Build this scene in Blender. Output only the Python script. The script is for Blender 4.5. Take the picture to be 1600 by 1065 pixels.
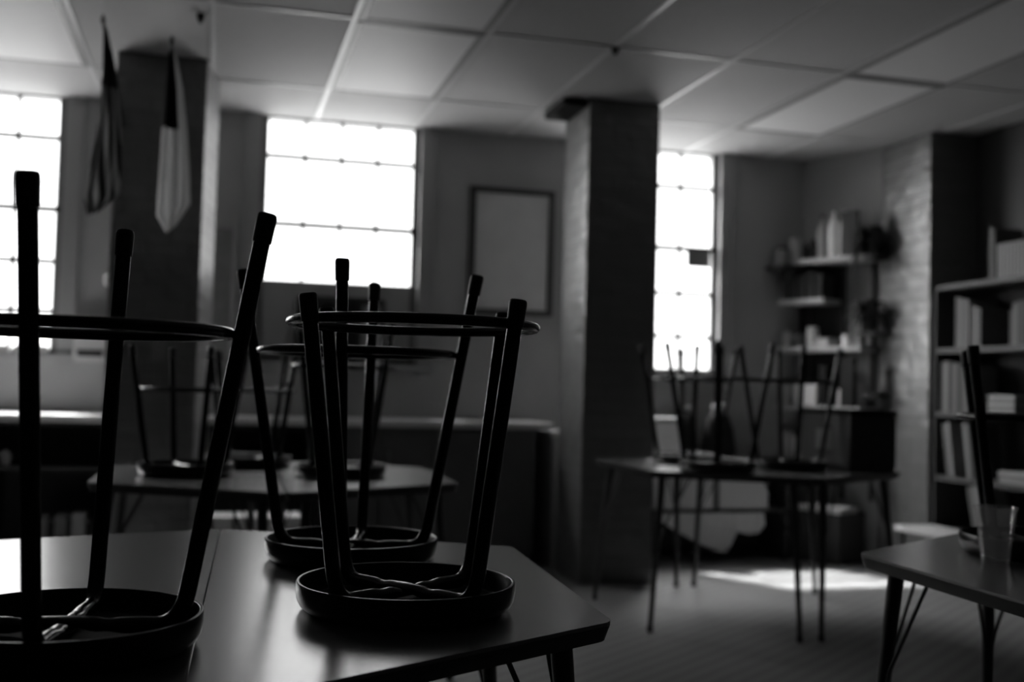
import bpy, bmesh, math, random
from math import sin, cos, pi, radians, atan2, sqrt
from mathutils import Vector, Matrix
for o in list(bpy.data.objects): bpy.data.objects.remove(o)
random.seed(4)
SC = bpy.context.scene
COL = SC.collection

# ------------------------------------------------------------------ camera
F_PX, YAW, PITCH, ROLL = 1700.36, .263, .0429, .0257
f = Vector((sin(YAW)*cos(PITCH), cos(YAW)*cos(PITCH), sin(PITCH)))
r = Vector((cos(YAW), -sin(YAW), 0)); u = r.cross(f)
r2 = cos(ROLL)*r + sin(ROLL)*u; u2 = -sin(ROLL)*r + cos(ROLL)*u
cam = bpy.data.cameras.new('camera'); co = bpy.data.objects.new('camera', cam); COL.objects.link(co)
M = Matrix((r2, u2, -f)).transposed().to_4x4(); M.translation = (0, 0, 1.10); co.matrix_world = M
cam.sensor_width = 36; cam.lens = 36*F_PX/1600; cam.clip_start = .05
cam.dof.use_dof = True; cam.dof.focus_distance = 1.72; cam.dof.aperture_fstop = 2.5
SC.camera = co

# ------------------------------------------------------------------ light
SC.view_settings.view_transform = 'Standard'; SC.view_settings.look = 'None'
SC.view_settings.gamma = 1; SC.view_settings.exposure = 0.0; SC.view_settings.use_curve_mapping = False
SC.cycles.use_denoising = True; SC.cycles.max_bounces = 10; SC.cycles.diffuse_bounces = 6
SC.cycles.caustics_reflective = False; SC.cycles.caustics_refractive = False
W = bpy.data.worlds.new('overcast_sky'); SC.world = W; W.use_nodes = True
nt = W.node_tree; bg = nt.nodes['Background']
tc = nt.nodes.new('ShaderNodeTexCoord'); sp = nt.nodes.new('ShaderNodeSeparateXYZ')
mr = nt.nodes.new('ShaderNodeMapRange'); nt.links.new(tc.outputs['Generated'], sp.inputs[0])
SKY_UP, SKY_DN, GLOW = 3.6, 6.0, 30.0
nt.links.new(sp.outputs['Z'], mr.inputs['Value'])
mr.inputs['From Min'].default_value = -.12; mr.inputs['From Max'].default_value = .0
mr.inputs['To Min'].default_value = SKY_DN; mr.inputs['To Max'].default_value = SKY_UP
bg.inputs['Color'].default_value = (1, 1, 1, 1); 
# sky glow added low on the left to brighten the pillars' left faces
dt = nt.nodes.new('ShaderNodeVectorMath'); dt.operation = 'DOT_PRODUCT'; nt.links.new(tc.outputs['Generated'], dt.inputs[0])
dt.inputs[1].default_value = Vector((-.90, .42, .18)).normalized()
gm = nt.nodes.new('ShaderNodeMapRange'); gm.interpolation_type = 'SMOOTHSTEP'; nt.links.new(dt.outputs['Value'], gm.inputs['Value'])
gm.inputs['From Min'].default_value = .55; gm.inputs['From Max'].default_value = 1.0; gm.inputs['To Min'].default_value = 0; gm.inputs['To Max'].default_value = GLOW
gz = nt.nodes.new('ShaderNodeMapRange'); nt.links.new(sp.outputs['Z'], gz.inputs['Value']); gz.inputs['From Min'].default_value = -.05; gz.inputs['From Max'].default_value = .05
gg = nt.nodes.new('ShaderNodeMath'); gg.operation = 'MULTIPLY'; nt.links.new(gm.outputs[0], gg.inputs[0]); nt.links.new(gz.outputs[0], gg.inputs[1])
ad = nt.nodes.new('ShaderNodeMath'); nt.links.new(mr.outputs[0], ad.inputs[0]); nt.links.new(gg.outputs[0], ad.inputs[1])
zm = nt.nodes.new('ShaderNodeMapRange'); zm.interpolation_type = 'SMOOTHSTEP'; nt.links.new(sp.outputs['Z'], zm.inputs['Value'])
zm.inputs['From Min'].default_value = .42; zm.inputs['From Max'].default_value = .75; zm.inputs['To Min'].default_value = 0; zm.inputs['To Max'].default_value = 34
a2 = nt.nodes.new('ShaderNodeMath'); nt.links.new(ad.outputs[0], a2.inputs[0]); nt.links.new(zm.outputs[0], a2.inputs[1])
nt.links.new(a2.outputs[0], bg.inputs['Strength'])
SUN = bpy.data.lights.new('sun', 'SUN'); SUN.energy = 26; SUN.angle = radians(3)
so = bpy.data.objects.new('sun', SUN); COL.objects.link(so)
so.rotation_euler = Vector((.30, -.54, -.95)).to_track_quat('-Z', 'Y').to_euler()
WINS = [(-1.93, -.93), (.21, 1.23), (2.33, 3.36)]      # window openings in the back wall
SILL, CEIL, WY = 1.23, 2.78, 6.96
for (x0, x1) in WINS:
    L = bpy.data.lights.new('sky_portal', 'AREA'); L.shape = 'RECTANGLE'; L.size = x1-x0; L.size_y = CEIL-SILL
    L.cycles.is_portal = True
    lo = bpy.data.objects.new('sky_portal', L); COL.objects.link(lo)
    lo.location = ((x0+x1)/2, WY+.24, (SILL+CEIL)/2); lo.rotation_euler = (radians(-90), 0, 0)

# ------------------------------------------------------------------ materials
def mat(name, g, rough=.6, noise=0, nscale=20, bump=0, bscale=60, metal=0, spec=.5, extra=None, coat=0):
    m = bpy.data.materials.new(name); m.use_nodes = True; n = m.node_tree.nodes; l = m.node_tree.links
    b = n['Principled BSDF']; b.inputs['Base Color'].default_value = (g, g, g, 1)
    b.inputs['Roughness'].default_value = rough; b.inputs['Metallic'].default_value = metal
    b.inputs['Specular IOR Level'].default_value = spec; b.inputs['Coat Weight'].default_value = coat; b.inputs['Coat Roughness'].default_value = .25
    t = n.new('ShaderNodeTexCoord')
    if noise:
        x = n.new('ShaderNodeTexNoise'); x.inputs['Scale'].default_value = nscale; x.inputs['Detail'].default_value = 6
        l.new(t.outputs['Object'], x.inputs['Vector'])
        mr = n.new('ShaderNodeMapRange'); mr.inputs['To Min'].default_value = g*(1-noise); mr.inputs['To Max'].default_value = g*(1+noise)
        mr.inputs['From Min'].default_value = .3; mr.inputs['From Max'].default_value = .7
        l.new(x.outputs['Fac'], mr.inputs['Value'])
        c = n.new('ShaderNodeCombineColor')
        for i in range(3): l.new(mr.outputs[0], c.inputs[i])
        l.new(c.outputs[0], b.inputs['Base Color'])
    if bump:
        x = n.new('ShaderNodeTexNoise'); x.inputs['Scale'].default_value = bscale; x.inputs['Detail'].default_value = 4
        l.new(t.outputs['Object'], x.inputs['Vector'])
        bp = n.new('ShaderNodeBump'); bp.inputs['Strength'].default_value = bump; bp.inputs['Distance'].default_value = .01
        l.new(x.outputs['Fac'], bp.inputs['Height']); l.new(bp.outputs[0], b.inputs['Normal'])
    return m
def brick_mat(name, g, axis):
    m = mat(name, g, .38, spec=.9); n = m.node_tree.nodes; l = m.node_tree.links; b = n['Principled BSDF']
    t = n.new('ShaderNodeTexCoord'); s = n.new('ShaderNodeSeparateXYZ'); c = n.new('ShaderNodeCombineXYZ')
    l.new(t.outputs['Object'], s.inputs[0])
    ad = n.new('ShaderNodeMath'); l.new(s.outputs['X'], ad.inputs[0]); l.new(s.outputs['Y'], ad.inputs[1])
    l.new(ad.outputs[0], c.inputs[0]); l.new(s.outputs['Z'], c.inputs[1])
    br = n.new('ShaderNodeTexBrick'); br.inputs['Scale'].default_value = 1
    br.inputs['Brick Width'].default_value = .22; br.inputs['Row Height'].default_value = .075
    br.inputs['Mortar Size'].default_value = .008; br.inputs['Mortar Smooth'].default_value = .4
    br.inputs['Color1'].default_value = (g, g, g, 1); br.inputs['Color2'].default_value = (g*.88, g*.88, g*.88, 1)
    br.inputs['Mortar'].default_value = (g*.8, g*.8, g*.8, 1)
    l.new(c.outputs[0], br.inputs['Vector']); l.new(br.outputs['Color'], b.inputs['Base Color'])
    nz = n.new('ShaderNodeTexNoise'); nz.inputs['Scale'].default_value = 9; nz.inputs['Detail'].default_value = 6
    l.new(t.outputs['Object'], nz.inputs['Vector'])
    mx = n.new('ShaderNodeMath'); mx.operation = 'MULTIPLY_ADD'; l.new(br.outputs['Fac'], mx.inputs[0])
    mx.inputs[1].default_value = -.4; l.new(nz.outputs['Fac'], mx.inputs[2])
    bp = n.new('ShaderNodeBump'); bp.inputs['Strength'].default_value = .9; bp.inputs['Distance'].default_value = .02
    l.new(mx.outputs[0], bp.inputs['Height']); l.new(bp.outputs[0], b.inputs['Normal'])
    return m
def floor_mat():
    m = mat('floor_tiles', .3, .42, spec=.6); n = m.node_tree.nodes; l = m.node_tree.links; b = n['Principled BSDF']
    t = n.new('ShaderNodeTexCoord'); mp = n.new('ShaderNodeMapping'); mp.inputs['Rotation'].default_value = (0, 0, radians(-38))
    l.new(t.outputs['Object'], mp.inputs[0])
    w = n.new('ShaderNodeTexWave'); w.inputs['Scale'].default_value = 4.2; w.inputs['Distortion'].default_value = .6
    w.inputs['Detail'].default_value = 3; w.bands_direction = 'Y'; l.new(mp.outputs[0], w.inputs['Vector'])
    mr = n.new('ShaderNodeMapRange'); mr.inputs['To Min'].default_value = .19; mr.inputs['To Max'].default_value = .26
    l.new(w.outputs['Fac'], mr.inputs['Value'])
    c = n.new('ShaderNodeCombineColor')
    for i in range(3): l.new(mr.outputs[0], c.inputs[i])
    l.new(c.outputs[0], b.inputs['Base Color'])
    bp = n.new('ShaderNodeBump'); bp.inputs['Strength'].default_value = .25; bp.inputs['Distance'].default_value = .004
    l.new(w.outputs['Fac'], bp.inputs['Height']); l.new(bp.outputs[0], b.inputs['Normal'])
    return m
def glass_mat(name, mixv=.08, tint=1.0):
    m = bpy.data.materials.new(name); m.use_nodes = True; n = m.node_tree.nodes; l = m.node_tree.links
    n.clear(); o = n.new('ShaderNodeOutputMaterial'); mx = n.new('ShaderNodeMixShader')
    tr = n.new('ShaderNodeBsdfTransparent'); tr.inputs[0].default_value = (tint, tint, tint, 1)
    gl = n.new('ShaderNodeBsdfGlossy'); gl.inputs['Roughness'].default_value = .05
    mx.inputs[0].default_value = mixv
    l.new(tr.outputs[0], mx.inputs[1]); l.new(gl.outputs[0], mx.inputs[2]); l.new(mx.outputs[0], o.inputs[0])
    return m
def cup_mat():
    m = glass_mat('clear_cup_plastic', .10, .97); n = m.node_tree.nodes; l = m.node_tree.links
    o = [x for x in n if x.type == 'OUTPUT_MATERIAL'][0]; src = o.inputs[0].links[0].from_socket
    d = n.new('ShaderNodeBsdfTranslucent'); d.inputs[0].default_value = (.9, .9, .9, 1); mx = n.new('ShaderNodeMixShader'); mx.inputs[0].default_value = .06
    l.new(src, mx.inputs[1]); l.new(d.outputs[0], mx.inputs[2]); l.new(mx.outputs[0], o.inputs[0]); return m
def flag_mat(name, kind):
    m = mat(name, .5, .85, spec=.1); n = m.node_tree.nodes; l = m.node_tree.links; b = n['Principled BSDF']
    uv = n.new('ShaderNodeUVMap'); s = n.new('ShaderNodeSeparateXYZ'); l.new(uv.outputs[0], s.inputs[0])
    if kind == 'stripes':
        # stripes run down the hanging cloth, dark canton at the top
        a = n.new('ShaderNodeMath'); a.operation = 'MULTIPLY_ADD'; l.new(s.outputs['X'], a.inputs[0]); a.inputs[1].default_value = 3.2
        ys = n.new('ShaderNodeMath'); ys.operation = 'MULTIPLY'; l.new(s.outputs['Y'], ys.inputs[0]); ys.inputs[1].default_value = 2.6; l.new(ys.outputs[0], a.inputs[2])
        fr = n.new('ShaderNodeMath'); fr.operation = 'FRACT'; l.new(a.outputs[0], fr.inputs[0])
        g = n.new('ShaderNodeMath'); g.operation = 'GREATER_THAN'; l.new(fr.outputs[0], g.inputs[0]); g.inputs[1].default_value = .5
        c = n.new('ShaderNodeMath'); c.operation = 'LESS_THAN'; l.new(s.outputs['Y'], c.inputs[0]); c.inputs[1].default_value = .74
        cc = n.new('ShaderNodeMath'); cc.operation = 'MULTIPLY'; l.new(g.outputs[0], cc.inputs[0]); l.new(c.outputs[0], cc.inputs[1])
        lo, hi = .07, .5
    else:
        # dark block above, pale below, one pale band down the right side
        c = n.new('ShaderNodeMath'); c.operation = 'LESS_THAN'; l.new(s.outputs['Y'], c.inputs[0]); c.inputs[1].default_value = .6
        g = n.new('ShaderNodeMath'); g.operation = 'GREATER_THAN'; l.new(s.outputs['X'], g.inputs[0]); g.inputs[1].default_value = .74
        cc = n.new('ShaderNodeMath'); cc.operation = 'MAXIMUM'; l.new(g.outputs[0], cc.inputs[0]); l.new(c.outputs[0], cc.inputs[1])
        lo, hi = .03, .75
    mr = n.new('ShaderNodeMapRange'); l.new(cc.outputs[0], mr.inputs['Value']); mr.inputs['To Min'].default_value = lo; mr.inputs['To Max'].default_value = hi
    k = n.new('ShaderNodeCombineColor')
    for i in range(3): l.new(mr.outputs[0], k.inputs[i])
    l.new(k.outputs[0], b.inputs['Base Color'])
    tr = n.new('ShaderNodeBsdfTranslucent'); l.new(k.outputs[0], tr.inputs[0]); mx = n.new('ShaderNodeMixShader'); mx.inputs[0].default_value = .45
    l.new(b.outputs[0], mx.inputs[1]); l.new(tr.outputs[0], mx.inputs[2]); l.new(mx.outputs[0], n['Material Output'].inputs[0])
    return m
MT = dict(boxm=mat('dark_box_plastic', .03, .42, spec=.7),
    wall=mat('painted_wall', .36, .6, .05, 3, .1, 80), wall_side=mat('side_wall_paint', .34, .6, .05, 3, .1, 80, spec=.12),
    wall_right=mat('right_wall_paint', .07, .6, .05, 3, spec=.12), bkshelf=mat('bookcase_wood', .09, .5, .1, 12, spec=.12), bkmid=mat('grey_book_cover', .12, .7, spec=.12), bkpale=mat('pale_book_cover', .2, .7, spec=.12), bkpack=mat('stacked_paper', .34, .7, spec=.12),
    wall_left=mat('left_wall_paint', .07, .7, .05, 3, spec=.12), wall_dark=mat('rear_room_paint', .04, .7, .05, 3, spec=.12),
    ceil=mat('ceiling_tile', .50, .75, .04, 40, .25, 220), tbar=mat('ceiling_grid_metal', .62, .4),
    brick=brick_mat('painted_brick', .15, 0), floor=floor_mat(),
    diffuser=mat('light_diffuser', .85, .55, spec=.25), fixture=mat('light_frame', .3, .5),
    frame=mat('window_paint', .16, .45), casing=mat('window_casing_paint', .32, .5), muntin=mat('muntin_paint', .25, .5),
    glass=glass_mat('window_glass'), counter=mat('counter_laminate', .78, .4, .05, 10), cab=mat('cabinet_paint', .12, .5, .08, 8),
    cabdark=mat('dark_cabinet', .05, .6), handle=mat('handle_metal', .3, .3, metal=1),
    laminate=mat('table_laminate', .13, .26, .10, 14, .04, 90, spec=1.0, coat=1.0), edge=mat('table_edge_band', .02, .4), metal=mat('dark_leg_metal', .035, .35, spec=.6),
    stoolplastic=mat('black_seat_plastic', .009, .28, .1, 30, .03, 140, spec=.5), stoolmetal=mat('black_tube_metal', .007, .22, .1, 40, .06, 60, spec=.45),
    rubber=mat('black_rubber_cap', .015, .5, 0, 20, .05, 200), dull=mat('bottom_board', .02, .8),
    board=mat('board_surface', .62, .45, .05, 6), boardframe=mat('dark_board_frame', .04, .5), cork=mat('pin_board', .19, .8, .1, 30),
    white=mat('white_plastic', .9, .5, spec=.12), pale=mat('pale_card', .5, .7, spec=.12), mid=mat('grey_card', .25, .7, spec=.12), dark=mat('dark_card', .05, .7, spec=.12),
    black=mat('black_plastic', .015, .5, spec=.12), shelfw=mat('shelf_wood', .42, .5, .1, 12), shelfd=mat('shelf_dark_wood', .05, .6, spec=.12), leafm=mat('dark_leaf', .04, .6, spec=.12),
    cloth=mat('pale_cloth', .5, .85, .05, 30), cupm=cup_mat(), flag1=flag_mat('striped_flag_cloth', 'stripes'), flag2=flag_mat('pale_flag_cloth', 'block'),
)
# ------------------------------------------------------------------ helpers
class MB:
    def __init__(s): s.bm = bmesh.new()
    def box(s, x0, x1, y0, y1, z0, z1, mtx=None, bev=0):
        r = bmesh.ops.create_cube(s.bm, size=1)
        vs = r['verts']
        for v in vs:
            v.co = Vector((x0+(v.co.x+.5)*(x1-x0), y0+(v.co.y+.5)*(y1-y0), z0+(v.co.z+.5)*(z1-z0)))
        if bev:
            es = list({e for v in vs for e in v.link_edges})
            rr = bmesh.ops.bevel(s.bm, geom=es, offset=bev, segments=2, affect='EDGES')
            vs = list({v for fc in rr['faces'] for v in fc.verts} | {v for v in vs if v.is_valid})
        if mtx is not None:
            for v in vs: v.co = mtx @ v.co
        return s
    def prism(s, pts, z0, z1, inset=0, mtx=None):
        n = len(pts); c = Vector((sum(p[0] for p in pts)/n, sum(p[1] for p in pts)/n))
        def ring(z, k):
            out = []
            for p in pts:
                d = Vector(p)-c; d = d*(1-k/d.length); out.append(s.bm.verts.new((c.x+d.x, c.y+d.y, z)))
            return out
        a = ring(z0, inset); b = ring(z1, 0)
        s.bm.faces.new(list(reversed(a))); s.bm.faces.new(b)
        for i in range(n): s.bm.faces.new((a[i], a[(i+1) % n], b[(i+1) % n], b[i]))
        if mtx is not None:
            for v in a+b: v.co = mtx @ v.co
        return s
    def tube(s, path, rad, seg=14, closed=False, cap=True, flat=None):
        path = [Vector(p) for p in path]; n = len(path); rings = []
        if not hasattr(rad, '__len__'): rad = [rad]*n
        prev = None
        for i, p in enumerate(path):
            if closed: t = path[(i+1) % n]-path[i-1]
            else: t = path[min(i+1, n-1)]-path[max(i-1, 0)]
            t.normalize()
            if prev is None:
                a = Vector((0, 0, 1)) if abs(t.z) < .9 else Vector((1, 0, 0))
                x = t.cross(a).normalized()
            else: x = (prev - t*prev.dot(t)).normalized()
            prev = x; y = t.cross(x)
            fx, fy = (1, 1) if flat is None else flat[i]
            rings.append([s.bm.verts.new(p+rad[i]*(fx*cos(2*pi*k/seg)*x+fy*sin(2*pi*k/seg)*y)) for k in range(seg)])
        m = n if closed else n-1
        for i in range(m):
            A, B = rings[i], rings[(i+1) % n]
            for k in range(seg): s.bm.faces.new((A[k], A[(k+1) % seg], B[(k+1) % seg], B[k]))
        if not closed and cap: s.bm.faces.new(list(reversed(rings[0]))); s.bm.faces.new(rings[-1])
        return s
    def lathe(s, prof, seg=48, c=(0, 0), closed=False):
        rings = []
        for (r, z) in prof:
            if r < 1e-6: rings.append([s.bm.verts.new((c[0], c[1], z))])
            else: rings.append([s.bm.verts.new((c[0]+r*cos(2*pi*k/seg), c[1]+r*sin(2*pi*k/seg), z)) for k in range(seg)])
        for A, B in zip(rings, rings[1:]):
            for k in range(seg):
                q = [A[k % len(A)], A[(k+1) % len(A)], B[(k+1) % len(B)], B[k % len(B)]]
                q2 = []
                for v in q:
                    if v not in q2: q2.append(v)
                if len(q2) > 2: s.bm.faces.new(q2)
        return s
    def build(s, name, m, parent=None, smooth=False):
        bmesh.ops.recalc_face_normals(s.bm, faces=s.bm.faces)
        me = bpy.data.meshes.new(name); s.bm.to_mesh(me); s.bm.free(); me.materials.append(MT[m] if isinstance(m, str) else m)
        if smooth:
            for p in me.polygons: p.use_smooth = True
            try: me.set_sharp_from_angle(angle=radians(40))
            except Exception: pass
        o = bpy.data.objects.new(name, me); COL.objects.link(o)
        if parent: o.parent = parent
        return o
def struct(o): o['kind'] = 'structure'; return o
def tag(o, label, cat, group=None):
    o['label'] = label; o['category'] = cat
    if group: o['group'] = group
    return o
def thing(name, label, cat, loc=(0, 0, 0), rz=0, group=None):
    o = bpy.data.objects.new(name, None); COL.objects.link(o); o.location = loc; o.rotation_euler = (0, 0, rz)
    o.empty_display_size = .1
    return tag(o, label, cat, group)
def children(o): return [c for c in COL.objects if c.parent == o]
def dup(root, loc, rz, label, group=None):
    def cp(o, par):
        c = o.copy(); COL.objects.link(c)
        if par: c.parent = par
        for k in [x for x in list(COL.objects) if x.parent == o]: cp(k, c)
        return c
    n = cp(root, None); n.location = loc; n.rotation_euler = (0, 0, rz); n['label'] = label
    if group: n['group'] = group
    return n

# ------------------------------------------------------------------ room shell
XL, XR, YF = -3.2, 4.62, -2.6
struct(MB().box(XL-.2, XR+.2, YF-.2, WY+.2, -.15, 0).build('floor', 'floor'))
struct(MB().box(XL-.2, XR+.2, YF-.2, WY+.2, CEIL, CEIL+.15).build('ceiling', 'ceil'))
b = MB(); xs = [XL-.2] + [v for w in WINS for v in w] + [4.6]
for i in range(0, len(xs), 2): b.box(xs[i], xs[i+1], WY, WY+.2, 0, CEIL)
for (x0, x1) in WINS: b.box(x0, x1, WY, WY+.2, 0, SILL)
struct(b.build('wall_back', 'wall'))
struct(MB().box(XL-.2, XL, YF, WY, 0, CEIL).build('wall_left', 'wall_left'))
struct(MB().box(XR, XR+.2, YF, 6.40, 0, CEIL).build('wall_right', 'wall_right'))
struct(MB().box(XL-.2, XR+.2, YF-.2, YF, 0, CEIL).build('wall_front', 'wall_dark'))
C0 = Vector((4.02, 6.96)); CU = Vector((.447, -.894)); CN = Vector((-.894, -.447))
struct(MB().prism([(4.02, 6.96), (4.30, 6.40), (4.80, 6.40), (4.80, 6.96)], 0, CEIL).build('wall_corner', 'wall_side'))
b = MB()
b.box(XL, 2.0, WY-.02, WY, 0, .12).box(2.44, 4.0, WY-.02, WY, 0, .12)
struct(b.build('baseboard_back', 'cabdark'))
# brick piers
def pier(pts, name='trim_1'):
    o = MB().prism(pts, 0, CEIL).build('brick_pillar', 'brick'); o['kind'] = 'structure'; o.name = name; return o
pier([(-.555, 5.88), (-.11, 5.88), (-.045, 6.33), (-.555, 6.33)], 'trim_1')
pier([(2.01, 5.88), (2.445, 5.88), (2.445, 6.32), (2.01, 6.32)], 'trim_2')
pier([(4.28, 5.88), (XR, 5.88), (XR, 6.40), (4.28, 6.40)], 'trim_3')
# ceiling grid
GX0, GD, GY = -.084, .634, [-1.374, -.106, 1.162, 2.430, 3.698, 4.966, 6.234]
b = MB()
k = -5
while GX0+k*GD < XR:
    x = GX0+k*GD
    if x > XL:
        ye = WY if x < 4.02 else (6.4 if x > 4.3 else 6.6)
        b.box(x-.012, x+.012, YF, ye, CEIL-.006, CEIL)
    k += 1
for y in GY: b.box(XL, XR if y < 6.3 else 4.3, y-.012, y+.012, CEIL-.005, CEIL-.0005)
struct(b.build('trim_4', 'tbar'))
def clight(k, y0, label):
    x0 = GX0+k*GD; t = thing('ceiling_light', label, 'light', (x0+GD/2, y0+.634, CEIL), 0, 'recessed ceiling light panels')
    w, h = GD/2-.014, .634-.014; b = MB()
    b.box(-w, w, -h, -h+.03, -.012, 0).box(-w, w, h-.03, h, -.012, 0).box(-w, -w+.03, -h+.03, h-.03, -.012, 0).box(w-.03, w, -h+.03, h-.03, -.012, 0)
    b.build('frame', 'fixture', t)
    MB().box(-w+.03, w-.03, -h+.03, h-.03, -.009, 0).build('diffuser', 'diffuser', t)
clight(1, 4.966, 'unlit ceiling light panel in front of the middle window, the whole panel in view')
clight(1, 3.698, 'unlit ceiling light panel cut by the top edge, above the middle window one')
clight(-2, 4.966, 'unlit ceiling light panel at the top left corner, left of the striped flag')
clight(5, 4.966, 'unlit ceiling light panel on the right, nearest the corner with the wall shelves')
clight(5, 3.698, 'unlit ceiling light panel at the top right, above the bookcase side')
tag(MB().lathe([(0, CEIL), (.018, CEIL), (.018, CEIL-.02), (.006, CEIL-.045), (0, CEIL-.045)], 16, (-.135, 5.15)).build('ceiling_hook', 'dark', smooth=True), 'small dark hook on the ceiling above the left pillar', 'hook')
tag(MB().lathe([(0, CEIL), (.02, CEIL), (.02, CEIL-.015), (.008, CEIL-.04), (0, CEIL-.04)], 16, (1.82, 4.96)).build('ceiling_hook', 'dark', smooth=True), 'small dark clip on the ceiling grid between the middle and right light panels', 'hook')
tag(MB().box(1.86, 2.008, 5.9, 6.28, CEIL-.05, CEIL-.007, bev=.004).build('ceiling_gap_plate', 'black'), 'dark plate standing in for the ceiling gap at the top left of the middle pillar', 'plate')  # black plate added in place of a dark gap in the ceiling

# ------------------------------------------------------------------ windows
def window(i, x0, x1, rail, lower):
    b = MB(); s = .045; y0, y1 = WY+.03, WY+.075
    b.box(x0, x0+s, y0, y1, SILL, CEIL).box(x1-s, x1, y0, y1, SILL, CEIL).box(x0, x1, y0, y1, SILL, SILL+.03)
    b.box(x0, x1, y0, y1, rail-.016, rail+.016).box(x0+s, x1-s, y0, y1, CEIL-.012, CEIL)
    w = struct(b.build('window_%d' % i, 'frame'))
    b = MB(); cols = 4; xa, xb = x0+s, x1-s
    for j in range(1, cols):
        x = xa+(xb-xa)*j/cols; b.box(x-.009, x+.009, y0+.005, y0+.04, lower if lower else SILL, CEIL)
    for z in ((rail+CEIL)/2+.09, (rail+SILL)/2+.12, (rail+SILL)/2-.18):
        if z > (2.2 if lower else 0): b.box(xa, xb, y0+.005, y0+.04, z-.014, z+.014)
    b.build('muntins', 'frame', w)
    MB().box(xa, xb, y0+.012, y0+.016, lower if lower else SILL, CEIL-.001).build('glass_pane', 'glass', w)
    b = MB()
    b.box(x0-.085, x0, WY-.02, WY, SILL-.06, CEIL).box(x1, x1+.085, WY-.02, WY, SILL-.06, CEIL)
    b.box(x0-.10, x0-.085, WY-.03, WY, SILL-.06, CEIL).box(x1+.085, x1+.10, WY-.03, WY, SILL-.06, CEIL)
    b.build('window_casing', 'casing', w)
    MB().box(x0-.12, x1+.12, WY-.06, WY+.02, SILL-.035, SILL, bev=.004).build('window_sill', 'casing', w)
    return w
w1 = window(1, *WINS[0], 2.10, 0)
w2 = window(2, *WINS[1], 2.10, 1.74)
w3 = window(3, *WINS[2], 2.10, 0)
# board closing the lower part of the middle window
b = MB(); b.box(.25, .462, WY+.03, WY+.07, SILL, 1.74).box(.998, 1.19, WY+.03, WY+.07, SILL, 1.74).box(.45, 1.01, WY+.03, WY+.07, 1.63, 1.74)
b.build('filler_panel', 'casing', w2)
ac = thing('window_air_conditioner', 'dark air conditioner set in the lower part of the middle window', 'air conditioner', (.73, WY-.05, SILL))
MB().box(-.28, .28, -.07, .24, 0, .41, bev=.012).build('housing', 'dark', ac)
b = MB()
for i in range(14): b.box(-.25, .10, -.078, -.07, .04+i*.024, .052+i*.024)
b.build('grille', 'black', ac)
MB().box(.13, .25, -.079, -.07, .05, .36, bev=.003).build('control_panel', 'mid', ac)
tag(MB().box(3.13, 3.30, WY+.015, WY+.03, 1.975, 2.088).build('paper_note', 'mid'), 'small grey sheet stuck in the right window under its middle rail', 'paper')
b = MB()
for i in range(9): b.box(-1.90+i*.105, -1.815+i*.105, WY-.045, WY+.02, SILL+.0, SILL+.045, bev=.008)
tag(b.build('sill_guard', 'pale'), 'low pale slotted guard along the sill of the left window', 'guard')

struct(MB().box(-.45, 1.22, WY+.2, WY+.85, 3.2, 3.26).build('added_sun_awning', 'wall'))  # unseen awning added outside to block sun through the middle window
# ------------------------------------------------------------------ boards and wall things
t = thing('whiteboard', 'framed grey writing board on the back wall left of the middle pillar', 'whiteboard', (1.85, WY, 2.0))
MB().box(-.25, .25, -.018, -.002, -.385, .385).build('board_surface', 'board', t)
b = MB(); b.box(-.29, .29, -.03, 0, .385, .42).box(-.29, .29, -.03, 0, -.42, -.385).box(-.29, -.25, -.03, 0, -.385, .385).box(.25, .29, -.03, 0, -.385, .385)
b.build('frame', 'boardframe', t)
t = thing('notice_board', 'tall grey board on the back wall behind the left pillar', 'board', (-.21, WY, 1.58))
MB().box(-.27, .27, -.018, -.002, -.46, .46).build('board_surface', 'cork', t)
b = MB(); b.box(-.30, .30, -.03, 0, .46, .49).box(-.30, .30, -.03, 0, -.49, -.46).box(-.30, -.27, -.03, 0, -.46, .46).box(.27, .30, -.03, 0, -.46, .46)
b.build('frame', 'casing', t)
t = thing('towel_dispenser', 'pale box fixed on the back wall between the left window and the left pillar', 'dispenser', (-.735, WY, 1.32))
MB().box(-.095, .095, -.10, 0, -.13, .14, bev=.015).build('housing', 'pale', t)
MB().box(-.07, .07, -.104, -.08, -.10, -.06).build('slot', 'dark', t)
t = thing('thermostat', 'small pale round thermostat on the left edge of the left pillar', 'thermostat', (-.555, 5.95, 1.60))
MB().tube([(0, 0, 0), (-.02, 0, 0), (-.028, 0, 0)], [.032, .03, .02], 20).build('body', 'white', t, True)
t = thing('light_switch', 'small pale switch plate on the front of the left pillar', 'switch', (-.30, 5.88, 1.25))
MB().box(-.035, .035, -.006, 0, -.055, .055, bev=.002).build('plate', 'mid', t); MB().box(-.006, .006, -.014, -.006, -.012, .012).build('toggle', 'mid', t)
t = thing('hook', 'small metal hook high on the front of the middle pillar', 'hook', (2.13, 5.88, 2.66))
MB().tube([(0, 0, .02), (0, -.02, .015), (0, -.035, -.01), (0, -.02, -.03)], .005, 8).build('hook_wire', 'mid', t, True)
MB().box(-.015, .015, -.004, 0, -.02, .04).build('plate', 'mid', t)

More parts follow.
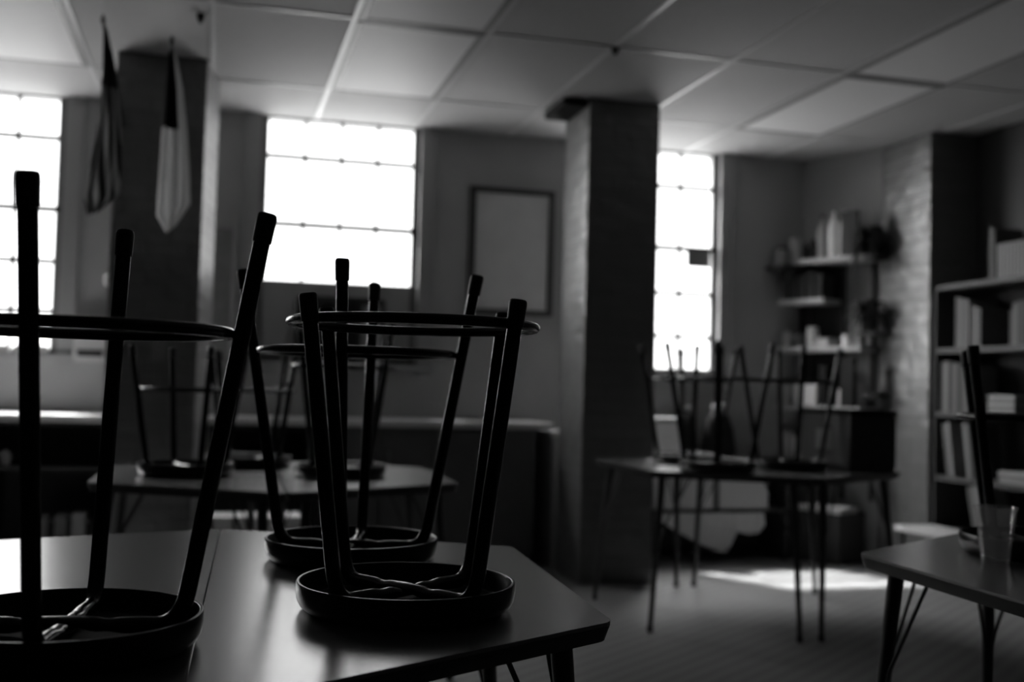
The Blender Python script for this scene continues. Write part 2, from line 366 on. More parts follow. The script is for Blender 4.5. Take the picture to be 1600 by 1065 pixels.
# ------------------------------------------------------------------ flags
def flag(label, m, pole0, pole1, rows, ph):
    t = thing('flag', label, 'flag')
    MB().tube([pole0, pole1], [.008, .011], 10).tube([Vector(pole0)+Vector((0, -.01, .03)), pole0], [.002, .013], 10).build('flag_pole', 'shelfd', t, True)
    d = Vector(pole1)-Vector(pole0)
    MB().tube([Vector(pole1)-d.normalized()*.09, pole1], .019, 12).build('pole_bracket', 'metal', t, True)
    bm = bmesh.new(); uvl = bm.loops.layers.uv.new('UVMap'); NU, NV = 24, 30; g = []
    for j in range(NV+1):
        v = j/NV; fi = v*(len(rows)-1); i0 = min(int(fi), len(rows)-2); k = fi-i0
        a, c = rows[i0], rows[i0+1]
        xl = a[0]+(c[0]-a[0])*k; xr = a[1]+(c[1]-a[1])*k; zl = a[2]+(c[2]-a[2])*k; zr = a[3]+(c[3]-a[3])*k
        y0 = a[4]+(c[4]-a[4])*k
        row = []
        for i in range(NU+1):
            w = i/NU; amp = .022*min(1, v*3+.15)
            x = xl+(xr-xl)*(w+.06*sin(w*2*pi*2+ph)); y = y0+amp*sin(w*2*pi*2.5+ph+v*1.2)
            row.append(bm.verts.new((x, y, zl+(zr-zl)*w)))
        g.append(row)
    for j in range(NV):
        for i in range(NU):
            fc = bm.faces.new((g[j][i], g[j][i+1], g[j+1][i+1], g[j+1][i]))
            for lp, (a, c) in zip(fc.loops, ((i, j), (i+1, j), (i+1, j+1), (i, j+1))): lp[uvl].uv = (a/NU, 1-c/NV)
    me = bpy.data.meshes.new('flag_cloth'); bm.to_mesh(me); bm.free(); me.materials.append(MT[m])
    for p in me.polygons: p.use_smooth = True
    o = bpy.data.objects.new('flag_cloth', me); COL.objects.link(o); o.parent = t
    sm = o.modifiers.new('cloth', 'SOLIDIFY'); sm.thickness = .002
    return t
flag('striped flag with a dark canton hanging folded at the left pillar', 'flag1', (-.562, 5.22, 2.72), (-.52, 5.87, 2.40),
     [(-.563, -.545, 2.70, 2.69, 5.24), (-.565, -.50, 2.50, 2.50, 5.28), (-.575, -.475, 2.30, 2.28, 5.3), (-.60, -.465, 2.10, 2.06, 5.3), (-.63, -.47, 1.93, 1.94, 5.3), (-.605, -.55, 1.84, 1.86, 5.3)], .4)
flag('pale flag with a dark top hanging folded on the front of the left pillar', 'flag2', (-.262, 5.24, 2.66), (-.25, 5.87, 2.36),
     [(-.275, -.245, 2.63, 2.62, 5.26), (-.29, -.21, 2.46, 2.46, 5.3), (-.30, -.185, 2.28, 2.26, 5.3), (-.305, -.17, 2.06, 2.08, 5.3), (-.31, -.16, 1.86, 1.92, 5.3), (-.255, -.22, 1.78, 1.81, 5.3)], 1.1)

# ------------------------------------------------------------------ counter and cabinets on the back wall
tag(MB().box(XL, 2.004, 6.40, 6.938, .848, .888, bev=.004).build('worktop', 'counter'), 'long pale worktop running below the left and middle windows', 'worktop')
def cabinet(x0, x1, label, doors=2):
    t = thing('base_cabinet', label, 'cabinet', ((x0+x1)/2, 6.94, 0), 0, 'closed base cabinets under the worktop'); w = (x1-x0)/2
    b = MB(); b.box(-w, w, -.50, 0, .08, .846).box(-w, w, -.44, 0, 0, .08); b.build('body', 'cab', t)
    dw = 2*w/doors
    for i in range(doors):
        d = MB().box(-w+i*dw+.004, -w+(i+1)*dw-.004, -.52, -.50, .10, .835, bev=.003).build('door', 'cab', t)
        hx = -w+i*dw+(dw-.05 if i % 2 == 0 else .05)
        MB().tube([(hx, -.52, .70), (hx, -.545, .70), (hx, -.545, .60), (hx, -.52, .60)], .004, 8).build('handle', 'handle', d, True)
cabinet(.62, 1.26, 'grey closed base cabinet under the worktop, left of the one beside the dark gap')
cabinet(1.26, 1.90, 'grey closed base cabinet under the worktop, ending at the dark gap by the middle pillar')
t = thing('low_cabinet', 'pale low cabinet half hidden behind the middle pillar', 'cabinet', (2.2, 6.94, 0))
t.location = (2.225, 6.94, 0)
MB().box(-.20, .20, -.46, 0, 0, .80).build('body', 'pale', t); MB().box(-.22, .22, -.48, 0, .80, .835, bev=.003).build('top', 'pale', t)
MB().box(-.19, .19, -.475, -.46, .04, .78, bev=.003).build('door', 'pale', t)
def open_shelf(x0, x1, label):
    t = thing('shelf_unit', label, 'shelves', ((x0+x1)/2, 6.94, 0), 0, 'open dark shelves under the worktop'); w = (x1-x0)/2
    for s in (-1, 1): MB().box(s*w-(.02 if s > 0 else 0), s*w+(.02 if s < 0 else 0), -.50, 0, 0, .846).build('side_panel', 'cabdark', t)
    MB().box(-w+.02, w-.02, -.012, 0, 0, .846).build('back_panel', 'cabdark', t)
    for z in (.03, .58, .826): MB().box(-w+.02, w-.02, -.49, -.012, z, z+.02).build('shelf', 'cabdark', t)
open_shelf(-2.0, -1.2, 'dark open shelf unit under the worktop at the far left edge')
open_shelf(-1.2, -.56, 'dark open shelf unit with books on its low shelf, left of the left pillar')
open_shelf(-.04, .60, 'dark open shelf unit behind the white bins, right of the left pillar')
def book(x, y, z, w, h, d, m, label, group, ry=0, rz=0):
    t = thing('book', label, 'book', (x, y, z), rz, group)
    t.rotation_euler = (0, ry, rz)
    MB().box(0, w, 0, d, 0, .0015+h*0).build('cover', m, t) if False else None
    b = MB(); c = min(.003, w*.2)
    b.box(0, c, 0, d, 0, h).box(w-c, w, 0, d, 0, h).box(c, w-c, 0, c, 0, h); b.build('cover', m, t)
    MB().box(c, w-c, c, d-.004, .004, h-.004).build('pages', 'pale', t)
    return t
x = -.93; i = 0
for w, g, h in ((.05, 'mid', .27), (.03, 'dark', .25), (.06, 'mid', .28), (.02, 'dark', .26), (.07, 'pale', .29), (.03, 'dark', .24)):
    book(x, 6.5, .05, w, h, .2, g, 'thick standing book on the low shelf left of the left pillar', 'books on the low shelf left'); x += w+.004
for i, x in enumerate((.01, .13, .22, .33)):
    w = (.10, .07, .09, .12)[i]
    t = thing('storage_bin', ['leftmost white bin on the floor right of the left pillar', 'narrow white bin on the floor, second from the left pillar', 'white bin on the floor, third from the left pillar', 'widest white bin on the floor, farthest right from the left pillar'][i], 'bin', (x-.01, 5.70, 0), 0, 'white bins right of the left pillar')
    b = MB(); b.box(0, w, 0, .004, 0, .40).box(0, w, .24, .244, 0, .40).box(0, .004, 0, .244, 0, .40).box(w-.004, w, 0, .244, 0, .40).box(0, w, 0, .244, 0, .006)
    b.build('tub', 'white', t); MB().box(-.003, w+.003, -.003, .247, .40, .41, bev=.002).build('lid', 'white', t)
# white plug on the left edge shelf
tag(MB().lathe([(0, 0), (.03, 0), (.035, .05), (.02, .08), (0, .085)], 20).build('jar', 'pale', smooth=True), 'small pale jar on the dark shelf at the far left edge', 'jar').location = (-1.12, 6.55, .60)

# ------------------------------------------------------------------ right of the middle pillar: low shelf under the window
t = thing('low_shelf', 'low open shelf under the right window holding pale boxes', 'shelves', (3.08, 6.93, 0))
for s in (-1, 1): MB().box(s*.62-.012, s*.62+.012, -.36, 0, 0, .62).build('side_panel', 'shelfd', t)
for z in (.34, .64): MB().box(-.62, .62, -.37, 0, z-.02, z).build('shelf', 'shelfd', t)
MB().box(-.60, .60, -.01, 0, .0, .62).build('back_panel', 'shelfd', t)
def carton(x, y, z, w, d, h, m, label, rz=0, name='cardboard_box', lidm=None):
    t = thing(name, label, 'box', (x, y, z), rz)
    b = MB(); e = .005
    b.box(-w/2, w/2, -d/2, -d/2+e, 0, h).box(-w/2, w/2, d/2-e, d/2, 0, h).box(-w/2, -w/2+e, -d/2, d/2, 0, h).box(w/2-e, w/2, -d/2, d/2, 0, h).box(-w/2, w/2, -d/2, d/2, 0, e)
    b.build('body', m, t); MB().box(-w/2-.004, w/2+.004, -d/2-.004, d/2+.004, h, h+.03, bev=.004).build('lid', lidm or m, t)
    return t
carton(2.84, 6.72, .64, .19, .24, .26, 'white', 'white box beside the middle pillar, on the low shelf under the right window', lidm='pale')
carton(2.78, 6.70, .34, .20, .26, .19, 'pale', 'pale box inside the low shelf, nearest the middle pillar')
carton(3.04, 6.70, .34, .25, .26, .20, 'pale', 'pale box inside the low shelf, the middle one of three')
carton(3.38, 6.70, .34, .36, .26, .20, 'pale', 'widest pale box inside the low shelf, the right one of three')
def cushion(x, y, z, w, d, h, label, rz=0):
    t = thing('dark_bag', label, 'bag', (x, y, z), rz); b = MB(); rows = [(0, .8), (.02, 1), (.25, 1.05), (.6, .9), (.85, .6), (.97, .3), (1, .05)]
    pts = []
    for zz, k in rows:
        pts.append([b.bm.verts.new((w/2*k*cos(2*pi*i/20), d/2*k*sin(2*pi*i/20), h*zz)) for i in range(20)])
    for A, B in zip(pts, pts[1:]):
        for i in range(20): b.bm.faces.new((A[i], A[(i+1) % 20], B[(i+1) % 20], B[i]))
    b.bm.faces.new(list(reversed(pts[0]))); b.bm.faces.new(pts[-1])
    b.build('body', 'black', t, True)
    MB().tube([(-w*.2, 0, h*.9), (-w*.15, 0, h*1.05), (w*.15, 0, h*1.05), (w*.2, 0, h*.9)], .012, 8).build('handle', 'mid', t, True)
cushion(3.03, 6.72, .64, .15, .16, .34, 'narrow dark bag on the low shelf, right of the white box')
cushion(3.26, 6.72, .64, .24, .18, .36, 'wide dark bag on the low shelf, right of the narrow dark bag')
# pale cloth hanging from the low shelf
bm = bmesh.new(); prof = [(2.78, .27), (2.86, .22), (2.98, .16), (3.10, .10), (3.22, .06), (3.27, .10), (3.31, .20), (3.40, .18), (3.48, .19), (3.52, .24)]
rows = []
for (x, zb) in prof:
    rows.append([bm.verts.new((x, 6.545-.012*sin(x*23)-.02*k/6, .318+(zb-.318)*k/6)) for k in range(7)])
for A, B in zip(rows, rows[1:]):
    for k in range(6): bm.faces.new((A[k], A[k+1], B[k+1], B[k]))
me = bpy.data.meshes.new('hanging_cloth'); bm.to_mesh(me); bm.free(); me.materials.append(MT['cloth'])
o = bpy.data.objects.new('hanging_cloth', me); COL.objects.link(o); sm = o.modifiers.new('cloth', 'SOLIDIFY'); sm.thickness = .004
tag(o, 'pale cloth hanging in points from the low shelf under the right window', 'cloth')
# crate with papers on the floor
rot0 = atan2(CU.y, CU.x)
t = thing('crate', 'dark crate filled with pale papers on the floor left of the right pillar', 'crate', (3.985, 6.555, 0), rot0)
b = MB(); w, d, h = .40, .30, .33; e = .012
b.box(-w/2, w/2, -d/2, -d/2+e, 0, h).box(-w/2, w/2, d/2-e, d/2, 0, h).box(-w/2, -w/2+e, -d/2, d/2, 0, h).box(w/2-e, w/2, -d/2, d/2, 0, h).box(-w/2, w/2, -d/2, d/2, 0, e)
b.build('body', 'shelfd', t)
for i, (a, zz) in enumerate(((3, .03), (-4, .15), (6, .225))):
    s = tag(MB().box(-.17, .17, -.12, .12, 0, .15 if i < 2 else .045).build('paper_stack', 'white'), ['stack of pale paper at the bottom of the dark crate', 'stack of pale paper in the middle of the dark crate', 'topmost pale paper stack showing above the rim of the dark crate'][i], 'paper')
    s.location = (3.985, 6.555, (.013, .165, .317)[i]); s.rotation_euler = (0, 0, rot0+radians(a*.4))

# ------------------------------------------------------------------ corner shelves on the slanting wall
rack = thing('wall_shelves', 'wood wall shelves in the far right corner crowded with bottles and jars', 'shelves', (C0.x, C0.y, 0), atan2(CU.y, CU.x))
# local x runs along the wall, local -y is into the room
SH = [(2.04, .0, .62), (1.765, -.04, .32), (1.435, -.10, .60), (1.03, -.10, .60), (.64, -.10, .60)]
for (z, a, c) in SH: MB().box(a, c, -.24, -.001, z-.034, z, bev=.002).build('shelf', 'shelfw', rack)
for a in (.08, .34, .56): MB().box(a-.01, a+.01, -.025, -.001, .4, 2.2).build('upright', 'shelfd', rack)
MB().box(-.08, .34, -.02, -.004, .66, 2.0).build('back_panel', 'black', rack)
rot = atan2(CU.y, CU.x)
def onrack(s, off): p = C0+CU*s+CN*off; return p.x, p.y
PROF = {
 'bottle': lambda r, h: [(0, 0), (r, 0), (r, h*.62), (r*.75, h*.74), (r*.3, h*.82), (r*.3, h*.93)],
 'jar': lambda r, h: [(0, 0), (r*.95, 0), (r, h*.1), (r, h*.78), (r*.8, h*.86)],
}
def vessel(kind, s, z, r, h, m, label, off=.13, group=None, pos=None, capm='dark'):
    x, y = pos if pos else onrack(s, off)
    t = thing(kind, label, kind, (x, y, z), 0, group)
    pr = PROF[kind](r, h); top = pr[-1]
    MB().lathe(pr+[(0, top[1])], 24).build('body', m, t, True)
    MB().lathe([(0, top[1]), (top[0]*1.15, top[1]), (top[0]*1.15, h), (0, h)], 20).build('lid', capm, t, True)
    return t
def shelfbox(s, z, w, h, m, label, off=.13, d=.16, name='small_box'):
    x, y = onrack(s, off); t = thing(name, label, 'box', (x, y, z), rot)
    MB().box(-w/2, w/2, -d/2, d/2, 0, h*.86, bev=.003).build('body', m, t); MB().box(-w/2-.003, w/2+.003, -d/2-.003, d/2+.003, h*.86, h, bev=.003).build('lid', m, t)
Z1, Z2, Z3, Z4, Z5 = [s[0] for s in SH]
vessel('bottle', .10, Z1, .035, .13, 'dark', 'short dark bottle on the top corner shelf, leftmost')
vessel('bottle', .17, Z1, .025, .15, 'dark', 'slim dark bottle on the top corner shelf, second from the left')
vessel('bottle', .235, Z1, .032, .31, 'pale', 'grey tall bottle on the top corner shelf, left of the two white ones')
vessel('bottle', .325, Z1, .036, .35, 'white', 'tall white bottle on the top corner shelf, the left of two', capm='mid')
vessel('bottle', .41, Z1, .034, .35, 'white', 'tall white bottle on the top corner shelf, the right of two', capm='mid')
shelfbox(.515, Z1, .11, .19, 'pale', 'pale square box at the right end of the top corner shelf')
shelfbox(.50, Z1+.0, .12, .30, 'dark', 'dark box behind the pale square box on the top corner shelf', .215, .03)
# low items left of the top shelf, hung on a small bracket shelf
lb = thing('bracket_shelf', 'small bracket shelf left of the top corner shelf holding pale jars', 'shelf', (3.84, 6.96, 2.0))
MB().box(-.12, .13, -.22, -.002, -.02, 0).build('shelf', 'shelfd', lb)
MB().box(-.01, .01, -.18, -.002, -.10, -.02).build('bracket', 'shelfd', lb)
vessel('jar', 0, 2.0, .04, .13, 'mid', 'grey jar on the small bracket shelf, the left one', pos=(3.78, 6.83))
vessel('jar', 0, 2.0, .045, .20, 'pale', 'pale taller jar on the small bracket shelf, the right one', pos=(3.89, 6.84), capm='pale')
for i in range(5):
    shelfbox(.0+i*.065, Z2, .055, .17+.02*(i % 2), 'dark', ['dark box on the short second corner shelf, leftmost', 'dark box on the short second corner shelf, second from left', 'dark box on the short second corner shelf, the middle one', 'dark box on the short second corner shelf, second from right', 'dark box on the short second corner shelf, rightmost'][i])
vessel('jar', -.03, Z3, .035, .13, 'pale', 'pale jar on the third corner shelf, leftmost', capm='mid')
vessel('jar', .06, Z3, .03, .11, 'mid', 'small grey jar on the third corner shelf, between the pale and the white jar')
vessel('jar', .17, Z3, .042, .14, 'white', 'bright white jar on the third corner shelf', capm='white')
shelfbox(.29, Z3, .10, .06, 'pale', 'flat pale box on the third corner shelf, right of the white jar')
vessel('jar', .44, Z3, .035, .08, 'white', 'small bright tub on the third corner shelf near its right end', capm='white')
vessel('jar', .54, Z3, .035, .07, 'mid', 'small grey tub at the right end of the third corner shelf', capm='mid')
vessel('jar', -.03, Z4, .03, .17, 'pale', 'pale slim jar at the left end of the fourth corner shelf')
vessel('jar', .08, Z4, .05, .17, 'white', 'wide white jar on the fourth corner shelf, left of the pale box', capm='white')
shelfbox(.20, Z4, .11, .15, 'white', 'white box on the fourth corner shelf right of the wide white jar')
vessel('jar', .42, Z4, .045, .12, 'pale', 'pale rounded jar on the fourth corner shelf, left of the last one', capm='pale')
vessel('jar', .53, Z4, .04, .16, 'pale', 'pale taller jar at the right end of the fourth corner shelf', capm='pale')
vessel('jar', -.02, Z5, .045, .20, 'pale', 'pale jar at the left end of the lowest corner shelf', capm='pale')
vessel('jar', .10, Z5, .065, .17, 'white', 'large bright white jar on the lowest corner shelf', capm='white')
vessel('bottle', .22, Z5, .05, .28, 'pale', 'pale bottle on the lowest corner shelf right of the large white jar', capm='pale')
vessel('bottle', .34, Z5, .04, .22, 'dark', 'dark bottle on the lowest corner shelf, second from right')
shelfbox(.48, Z5, .14, .20, 'dark', 'dark box at the right end of the lowest corner shelf')
shelfbox(.50, Z4+.0, .10, .33, 'black', 'tall black box behind the pale jars on the fourth corner shelf', .215, .035)
shelfbox(.30, Z4+.0, .05, .28, 'black', 'slim black box between the white box and the rounded jar on the fourth corner shelf', .13)
shelfbox(.505, Z5+.21, .10, .10, 'black', 'black box stacked on the dark box of the lowest corner shelf')
# trailing plants
def plant(x, y, z, n, spread, droop, label):
    t = thing('potted_plant', label, 'plant', (x, y, z))
    MB().lathe([(0, 0), (.04, 0), (.055, .09), (.048, .09), (.045, .075), (0, .075)], 20).build('pot', 'dark', t, True)
    b = MB(); rnd = random.Random(int(z*100))
    for i in range(n):
        a = rnd.uniform(0, 2*pi); L = rnd.uniform(.6, 1)*spread; up = rnd.uniform(.06, .22)
        dn = cos(a)*CN.x+sin(a)*CN.y
        if dn < 0: L = min(L, .10/max(-dn, .01))
        if cos(a) > 0: L = min(L, .065/max(cos(a), .01))
        p0 = Vector((0, 0, .08)); p1 = Vector((cos(a)*L*.5, sin(a)*L*.5, .08+up)); p2 = Vector((cos(a)*L, sin(a)*L, .08+up-droop*rnd.uniform(.3, 1)))
        side = Vector((-sin(a), cos(a), 0)); pts = []
        for k in range(7):
            q = k/6; c = p0*(1-q)**2+p1*2*q*(1-q)+p2*q*q; w = .028*sin(pi*(.08+q*.92)); pts.append((b.bm.verts.new(c+side*w), b.bm.verts.new(c-side*w)))
        for A, B in zip(pts, pts[1:]): b.bm.faces.new((A[0], A[1], B[1], B[0]))
    b.build('leaves', 'leafm', t)
x, y = onrack(.66, .12); 
MB().box(.60, .70, -.24, -.001, 2.018, 2.04).build('shelf', 'shelfd', rack); MB().box(.56, .70, -.22, -.001, 1.51, 1.53).build('shelf', 'shelfd', rack)
MB().box(.62, .70, -.22, -.001, 1.10, 1.12).build('shelf', 'shelfd', rack)
plant(*onrack(.612, .13), 2.04, 46, .18, .30, 'dark leafy plant at the right end of the top corner shelf')
plant(*onrack(.60, .13), 1.53, 46, .18, .25, 'dark leafy plant halfway up beside the right pillar')

# ------------------------------------------------------------------ bookcase on the right wall
BX0, BX1, BY0, BY1 = 4.30, 4.60, 4.15, 5.86
bc = thing('bookcase', 'long open bookcase on the right wall in front of the right pillar', 'bookcase', (BX1, (BY0+BY1)/2, 0))
hy = (BY1-BY0)/2; D = BX1-BX0
for y in (-hy, 0, hy): MB().box(-D, 0, min(max(y-.011, -hy), hy-.022), min(max(y-.011, -hy), hy-.022)+.022, .28, 1.80).build('side_panel', 'shelfd', bc)
for z in (.28, .63, 1.02, 1.41, 1.80): MB().box(-D, 0, -hy, hy, z-(0 if z < .3 else .028), z+(.028 if z < .3 else 0)).build('shelf', 'bkshelf', bc)
MB().box(-.012, 0, -hy, hy, .28, 1.80).build('back_panel', 'shelfd', bc)
MB().box(-D+.03, 0, -hy+.01, hy-.01, 0, .28).build('plinth', 'cabdark', bc)
def row(z, y, items, label, group, lean=0, name='book'):
    for (w, h, m) in items:
        t = thing(name, label, 'book', (BX0+.02, y, z), radians(90), group)
        # spine faces the room (-x); local x runs to -y after rotation
        t.rotation_euler = (radians(lean), 0, radians(0))
        b = MB(); d = .20; c = .003
        b.box(0, d, -c, 0, 0, h).box(0, d, -w, -w+c, 0, h).box(0, c, -w+c, -c, 0, h); b.build('cover', m, t)
        MB().box(c, d-.004, -w+c, -c, .004, h-.004).build('pages', 'bkpale', t)
        y -= w+(.010 if w == .019 else .0035)
    return y
S = [1.80, 1.41, 1.02, .63]
row(S[0], 5.385, [(.045, .30, 'bkmid')], 'tall grey binder standing left of the pale binders on top of the bookcase', 'tall binder')
row(S[0], 5.315, [(.019, .20, 'bkpack') for i in range(9)], 'one of the slim pale binders in the row on top of the bookcase', 'pale binders on top of the bookcase')
carton(4.565, 5.22, S[0]+.0, .05, .30, .25, 'black', 'dark box behind the pale binders on top of the bookcase', 0)
row(S[1], 5.68, [(.03, .31, 'bkmid'), (.022, .30, 'bkpale'), (.03, .29, 'bkmid'), (.025, .29, 'bkpale')], 'tall book of the taller group on the second bookcase shelf', 'taller books on the second bookcase shelf')
row(S[1], 5.54, [(.025, .25, 'bkmid'), (.03, .24, 'bkpale'), (.025, .23, 'bkmid')], 'shorter book right of the taller group on the second bookcase shelf', 'shorter books on the second bookcase shelf')
row(S[1], 5.21, [(.02, .20, 'bkmid'), (.03, .24, 'bkpale'), (.03, .25, 'bkmid'), (.03, .25, 'bkmid'), (.03, .24, 'dark')], 'book standing by the frame edge on the second bookcase shelf', 'books at the frame edge on the second bookcase shelf')
row(S[2], 5.82, [(.03, .30, 'dark'), (.035, .31, 'bkpale'), (.03, .31, 'dark'), (.025, .30, 'bkmid'), (.03, .30, 'bkmid'), (.03, .29, 'dark'), (.03, .30, 'bkmid'), (.03, .28, 'bkmid')], 'book in the upright row left on the third bookcase shelf', 'upright row on the third bookcase shelf')
row(S[3], 5.75, [(.03, .32, 'bkmid'), (.035, .33, 'bkpale')], 'leaning book of the left pair on the fourth bookcase shelf', 'left leaning pair', -9)
row(S[3], 5.56, [(.035, .33, 'bkpale'), (.03, .32, 'dark')], 'leaning book of the right pair on the fourth bookcase shelf', 'right leaning pair', -9)
row(.308, 5.5, [(.04, .28, 'bkmid'), (.05, .29, 'bkpale')], 'leaning folder on the lowest bookcase shelf', 'folders on the lowest shelf', -14, 'folder')
for z0, y0, n, lab, grp in ((S[2], 5.29, 5, 'flat paper pack in the pile on the third bookcase shelf', 'flat pile on the third shelf'), (S[3], 5.2, 3, 'flat paper pack in the pile on the fourth bookcase shelf', 'flat pile on the fourth shelf')):
    for i in range(n):
        hh = .022
        o = tag(MB().box(-.10, .10, -.11-(.12 if n == 3 else 0), .11, 0, hh-.0015, bev=.002).build('paper_pack', 'bkpale' if i % 2 else 'bkpack'), lab, 'paper', grp)
        o.location = (BX0+.13, y0+.004*(i % 3-1), z0+i*hh+.0005)
# low bench in front
t = thing('low_bench', 'low bench with a pale top on the floor before the bookcase', 'bench', (4.12, 5.25, 0))
MB().box(-.12, .14, -.58, .56, .30, .33, bev=.004).build('top', 'pale', t)
for sx in (-.10, .12):
    for sy in (-.54, .52): MB().box(sx-.015, sx+.015, sy-.015, sy+.015, 0, .30).build('leg', 'metal', t)

# ------------------------------------------------------------------ trapezoid tables
TH = .735
def rounded(pts, rad=.02, n=4):
    out = []; N = len(pts)
    for i in range(N):
        p = Vector(pts[i]); a = (Vector(pts[i-1])-p).normalized(); c = (Vector(pts[(i+1) % N])-p).normalized()
        for k in range(n+1):
            q = k/n; A = p+a*rad; B = p+c*rad; out.append(tuple(A*(1-q)**2+p*2*q*(1-q)+B*q*q))
    return out
def table(pts, label, group=None, footout=.0, skip=(), inset=.085):
    """pts: corners of the top, counter-clockwise"""
    cx = sum(p[0] for p in pts)/4; cy = sum(p[1] for p in pts)/4
    t = thing('trapezoid_table', label, 'table', (cx, cy, 0), 0, group)
    L = [(p[0]-cx, p[1]-cy) for p in pts]
    MB().prism(rounded(L, .022), TH-.006, TH).build('tabletop', 'laminate', t)
    MB().prism(rounded(L, .022), TH-.032, TH-.0065, .010).build('edge_band', 'edge', t)
    for i, p in enumerate(L):
        v = Vector(p); a = (Vector(L[i-1])-v).normalized(); c = (Vector(L[(i+1) % 4])-v).normalized(); bi = (a+c).normalized()
        top = v+bi*inset; ac = a.dot(c) > 0; top = v+bi*(.14 if ac else inset); foot = v+bi*(.10 if ac else .015)
        lg = MB().tube([(top.x, top.y, TH-.032), (foot.x, foot.y, .018)], [.0185, .0115], 14).build('leg', 'metal', t, True)
        MB().lathe([(0, 0), (.014, 0), (.015, .02), (.012, .03), (0, .03)], 14, (foot.x, foot.y)).build('foot_glide', 'rubber', lg, True)
        q = .42; m = Vector((top.x+(foot.x-top.x)*q, top.y+(foot.y-top.y)*q, TH-.032-(TH-.05)*q))
        for d in (a, c):
            e = top+d*.13
            MB().tube([(e.x, e.y, TH-.032), (m.x+d.x*.03, m.y+d.y*.03, m.z+.06), (m.x+d.x*.012, m.y+d.y*.012, m.z)], .0045, 8).build('brace_rod', 'metal', lg, True)
    return t
def trapz(seamx, yc, side, rot=0):
    """corners with the long side on the seam x, short side .66 m to the side given"""
    s = side; P = [(seamx+s*.004, yc-.765), (seamx+s*.66, yc-.385), (seamx+s*.66, yc+.385), (seamx+s*.004, yc+.765)]
    if s < 0: P = P[::-1]
    return [(seamx+(x-seamx)*cos(rot)-(y-yc)*sin(rot), yc+(x-seamx)*sin(rot)+(y-yc)*cos(rot)) for x, y in P]
table([(-.028, 1.262), (.618, 1.636), (.668, 2.436), (.022, 2.786)], 'nearest table on the right of the seam, with two upturned stools on it', 'nearest pair of tables')
table([(.019, 2.786), (-.640, 2.575), (-.690, 1.50), (-.031, 1.262)], 'nearest table at the lower left, with one tall upturned stool on it', 'nearest pair of tables')
table(trapz(.235, 4.43, -1), 'left half of the table pair behind the nearest tables', 'table pair behind the nearest tables')
table(trapz(.235, 4.43, 1), 'right half of the table pair behind the nearest tables', 'table pair behind the nearest tables')
table(trapz(2.60, 5.07, -1), 'left half of the table pair between the middle and right pillars', 'table pair between the pillars')
table(trapz(2.60, 5.07, 1), 'right half of the table pair between the middle and right pillars, dark box on it', 'table pair between the pillars')
table([(2.11, 2.655), (1.462, 2.262), (1.425, 1.49), (2.07, 1.12)], 'table at the lower right edge with a clear plastic cup on it')

# ------------------------------------------------------------------ stools, upside down on the tables
def stool(kind, h, ring_h, tipr):
    """built upside down: local z = 0 is the table top under the seat; legs point up"""
    t = thing('stool', '', 'stool')
    R = .178; b = MB()
    prof = [(0, .003), (.10, .0015), (.150, .0), (.164, .003), (.172, .009), (.1765, .018), (.1785, .030), (.1785, .0445), (.1772, .0468), (.1750, .0472), (.1728, .0462), (.1715, .043), (.1690, .020), (.1655, .014), (.155, .012), (0, .012)]
    b.lathe(prof, 96).build('seat', 'stoolplastic', t, True)
    MB().lathe([(0, .0125), (.150, .0125), (.150, .016), (0, .016)], 64).build('base_plate', 'dull', t, True)
    # two crossed cross tubes, pinched flat in the middle
    for j in range(2):
        a = j*pi/2; dx, dy = cos(a), sin(a); path = []; rad = []; fl = []
        for i in range(33):
            s = -.128+.256*i/32; k = math.exp(-(s/.030)**2); k2 = math.exp(-((abs(s)-.055)/.012)**2)
            z = .0295+(.006 if j else -.003)*k; path.append((dx*s, dy*s, z)); rad.append(.0115); fl.append((1+.25*k+.1*k2, 1-.45*k-.25*k2))
        MB().tube(path, rad, 14, flat=fl).build('cross_tube', 'stoolmetal', t, True)
    lr = lambda z: .155+(tipr-.155)*(z-.06)/(h-.06)
    for j in range(4):
        a = j*pi/2; dx, dy = cos(a), sin(a); path = []
        z0 = .0295; n = 8
        P0 = Vector((.118, z0)); P1 = Vector((.152, z0)); P2 = Vector((lr(.085), .085))
        for i in range(n+1):
            q = i/n; p = P0*(1-q)**2+P1*2*q*(1-q)+P2*q*q; path.append((p.x*dx, p.x*dy, p.y))
        path.append((lr(h-.03)*dx, lr(h-.03)*dy, h-.03))
        lg = MB().tube(path, .0118, 16).build('leg', 'stoolmetal', t, True)
        za, zb = h-.042, h
        c = lambda z, r: ((lr(z)*dx, lr(z)*dy, z), r)
        ps = [c(za, .0129), c(za+.002, .0136), c(za+.016, .0138), c(h-.010, .0142), c(h-.005, .0139), c(h-.002, .0128), c(h-.0005, .0105), c(h, .006)]
        MB().tube([p for p, r in ps], [r for p, r in ps], 18).build('rubber_foot', 'rubber', lg, True)
    Rr = lr(ring_h)-.0118-.0065
    MB().tube([(Rr*cos(2*pi*i/64), Rr*sin(2*pi*i/64), ring_h) for i in range(64)], .0083, 12, closed=True).build('foot_ring', 'stoolmetal', t, True)
    return t
kinds = {'A': ((.500, .4637, .225), []), 'B': ((.600, .430, .247), []), 'E': ((.490, .325, .225), [])}
protos = {}
def put(kind, x, y, phi, label, group):
    if kind not in protos:
        t = stool(kind, *kinds[kind][0]); protos[kind] = t
        t.location = (x, y, TH+.0003); t.rotation_euler = (0, 0, radians(phi)); t['label'] = label; t['group'] = group
    else: t = dup(protos[kind], (x, y, TH+.0003), radians(phi), label, group)
    return t
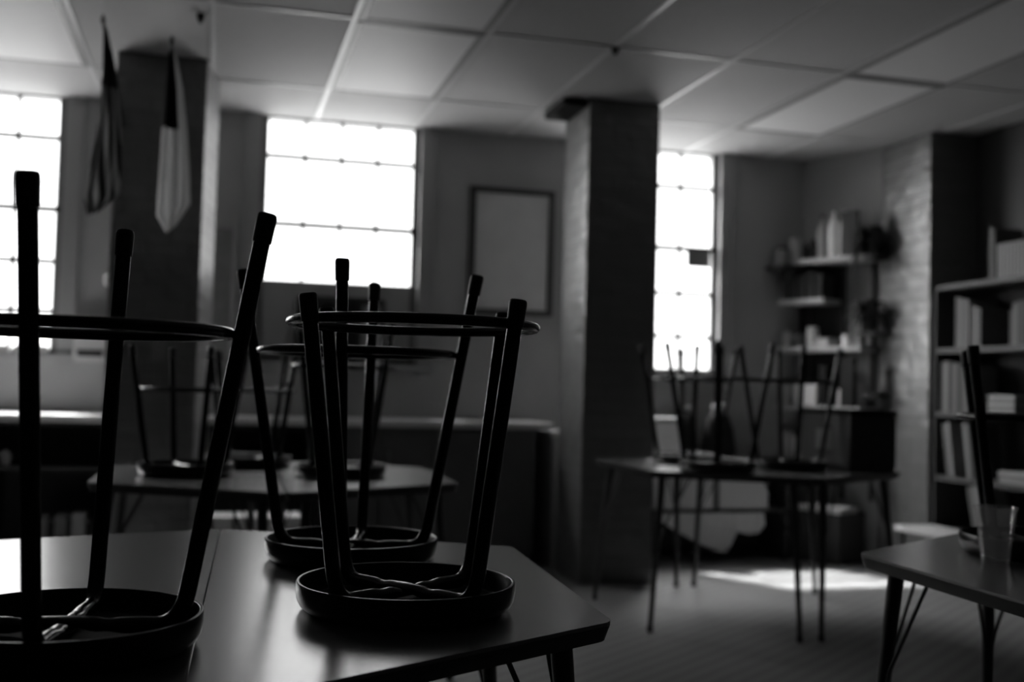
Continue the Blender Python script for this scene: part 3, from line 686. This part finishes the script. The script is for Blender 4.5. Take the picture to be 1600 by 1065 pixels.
put('A', .311, 1.781, 34.5, 'short upturned stool in sharp focus near the right corner of the nearest table', 'stools on the nearest tables')
put('B', .282, 2.290, 75, 'tall upturned stool at the back of the nearest table, behind the short sharp one', 'stools on the nearest tables')
put('B', -.185, 1.588, 82, 'largest upturned stool at the left frame edge on the nearest left table', 'stools on the nearest tables')
put('E', -.103, 4.374, 20, 'upturned stool on the left end of the second table pair, before the left pillar', 'stools on the second table pair')
put('E', .142, 4.80, 50, 'upturned stool farthest back on the second table pair, partly hidden', 'stools on the second table pair')
put('B', .479, 4.326, 40, 'upturned stool on the right half of the second table pair', 'stools on the second table pair')
put('B', 2.28, 4.70, 62, 'middle upturned stool on the table between the pillars, in front of the window', 'stools on the table between the pillars')
put('B', 2.36, 5.22, 75, 'leftmost upturned stool on the table between the pillars, the farthest back', 'stools on the table between the pillars')
put('B', 2.72, 4.82, 75, 'rightmost upturned stool on the table between the pillars, next to the dark box', 'stools on the table between the pillars')
put('E', 1.900, 2.185, 100, 'upturned stool cut by the right frame edge behind the plastic cup', 'stool on the right edge table')

# ------------------------------------------------------------------ small things on the tables
t = thing('storage_box', 'dark square box standing on the right end of the table between the pillars', 'box', (3.08, 4.88, TH+.0005), radians(9))
MB().box(-.145, .145, -.19, .19, 0, .27, bev=.006).build('body', 'boxm', t)
MB().box(-.150, .150, -.195, .195, .272, .30, bev=.006).build('lid', 'black', t)
MB().box(-.148, -.146, -.06, .06, .10, .20).build('label_patch', 'mid', t)
t = thing('plastic_cup', 'clear plastic cup standing upright on the right edge table', 'cup', (1.699, 2.090, TH+.0005))
MB().lathe([(0, .002), (.026, .002), (.0275, 0), (.030, .002), (.031, .012), (.0445, .118), (.0465, .121), (.0470, .125), (.0450, .126), (.0435, .119), (.0300, .014), (.029, .006), (0, .005)], 48).build('cup_wall', 'cupm', t, True)
MB().tube([(.0462*cos(2*pi*i/48), .0462*sin(2*pi*i/48), .124) for i in range(48)], .0016, 8, closed=True).build('rim', 'cupm', t, True)
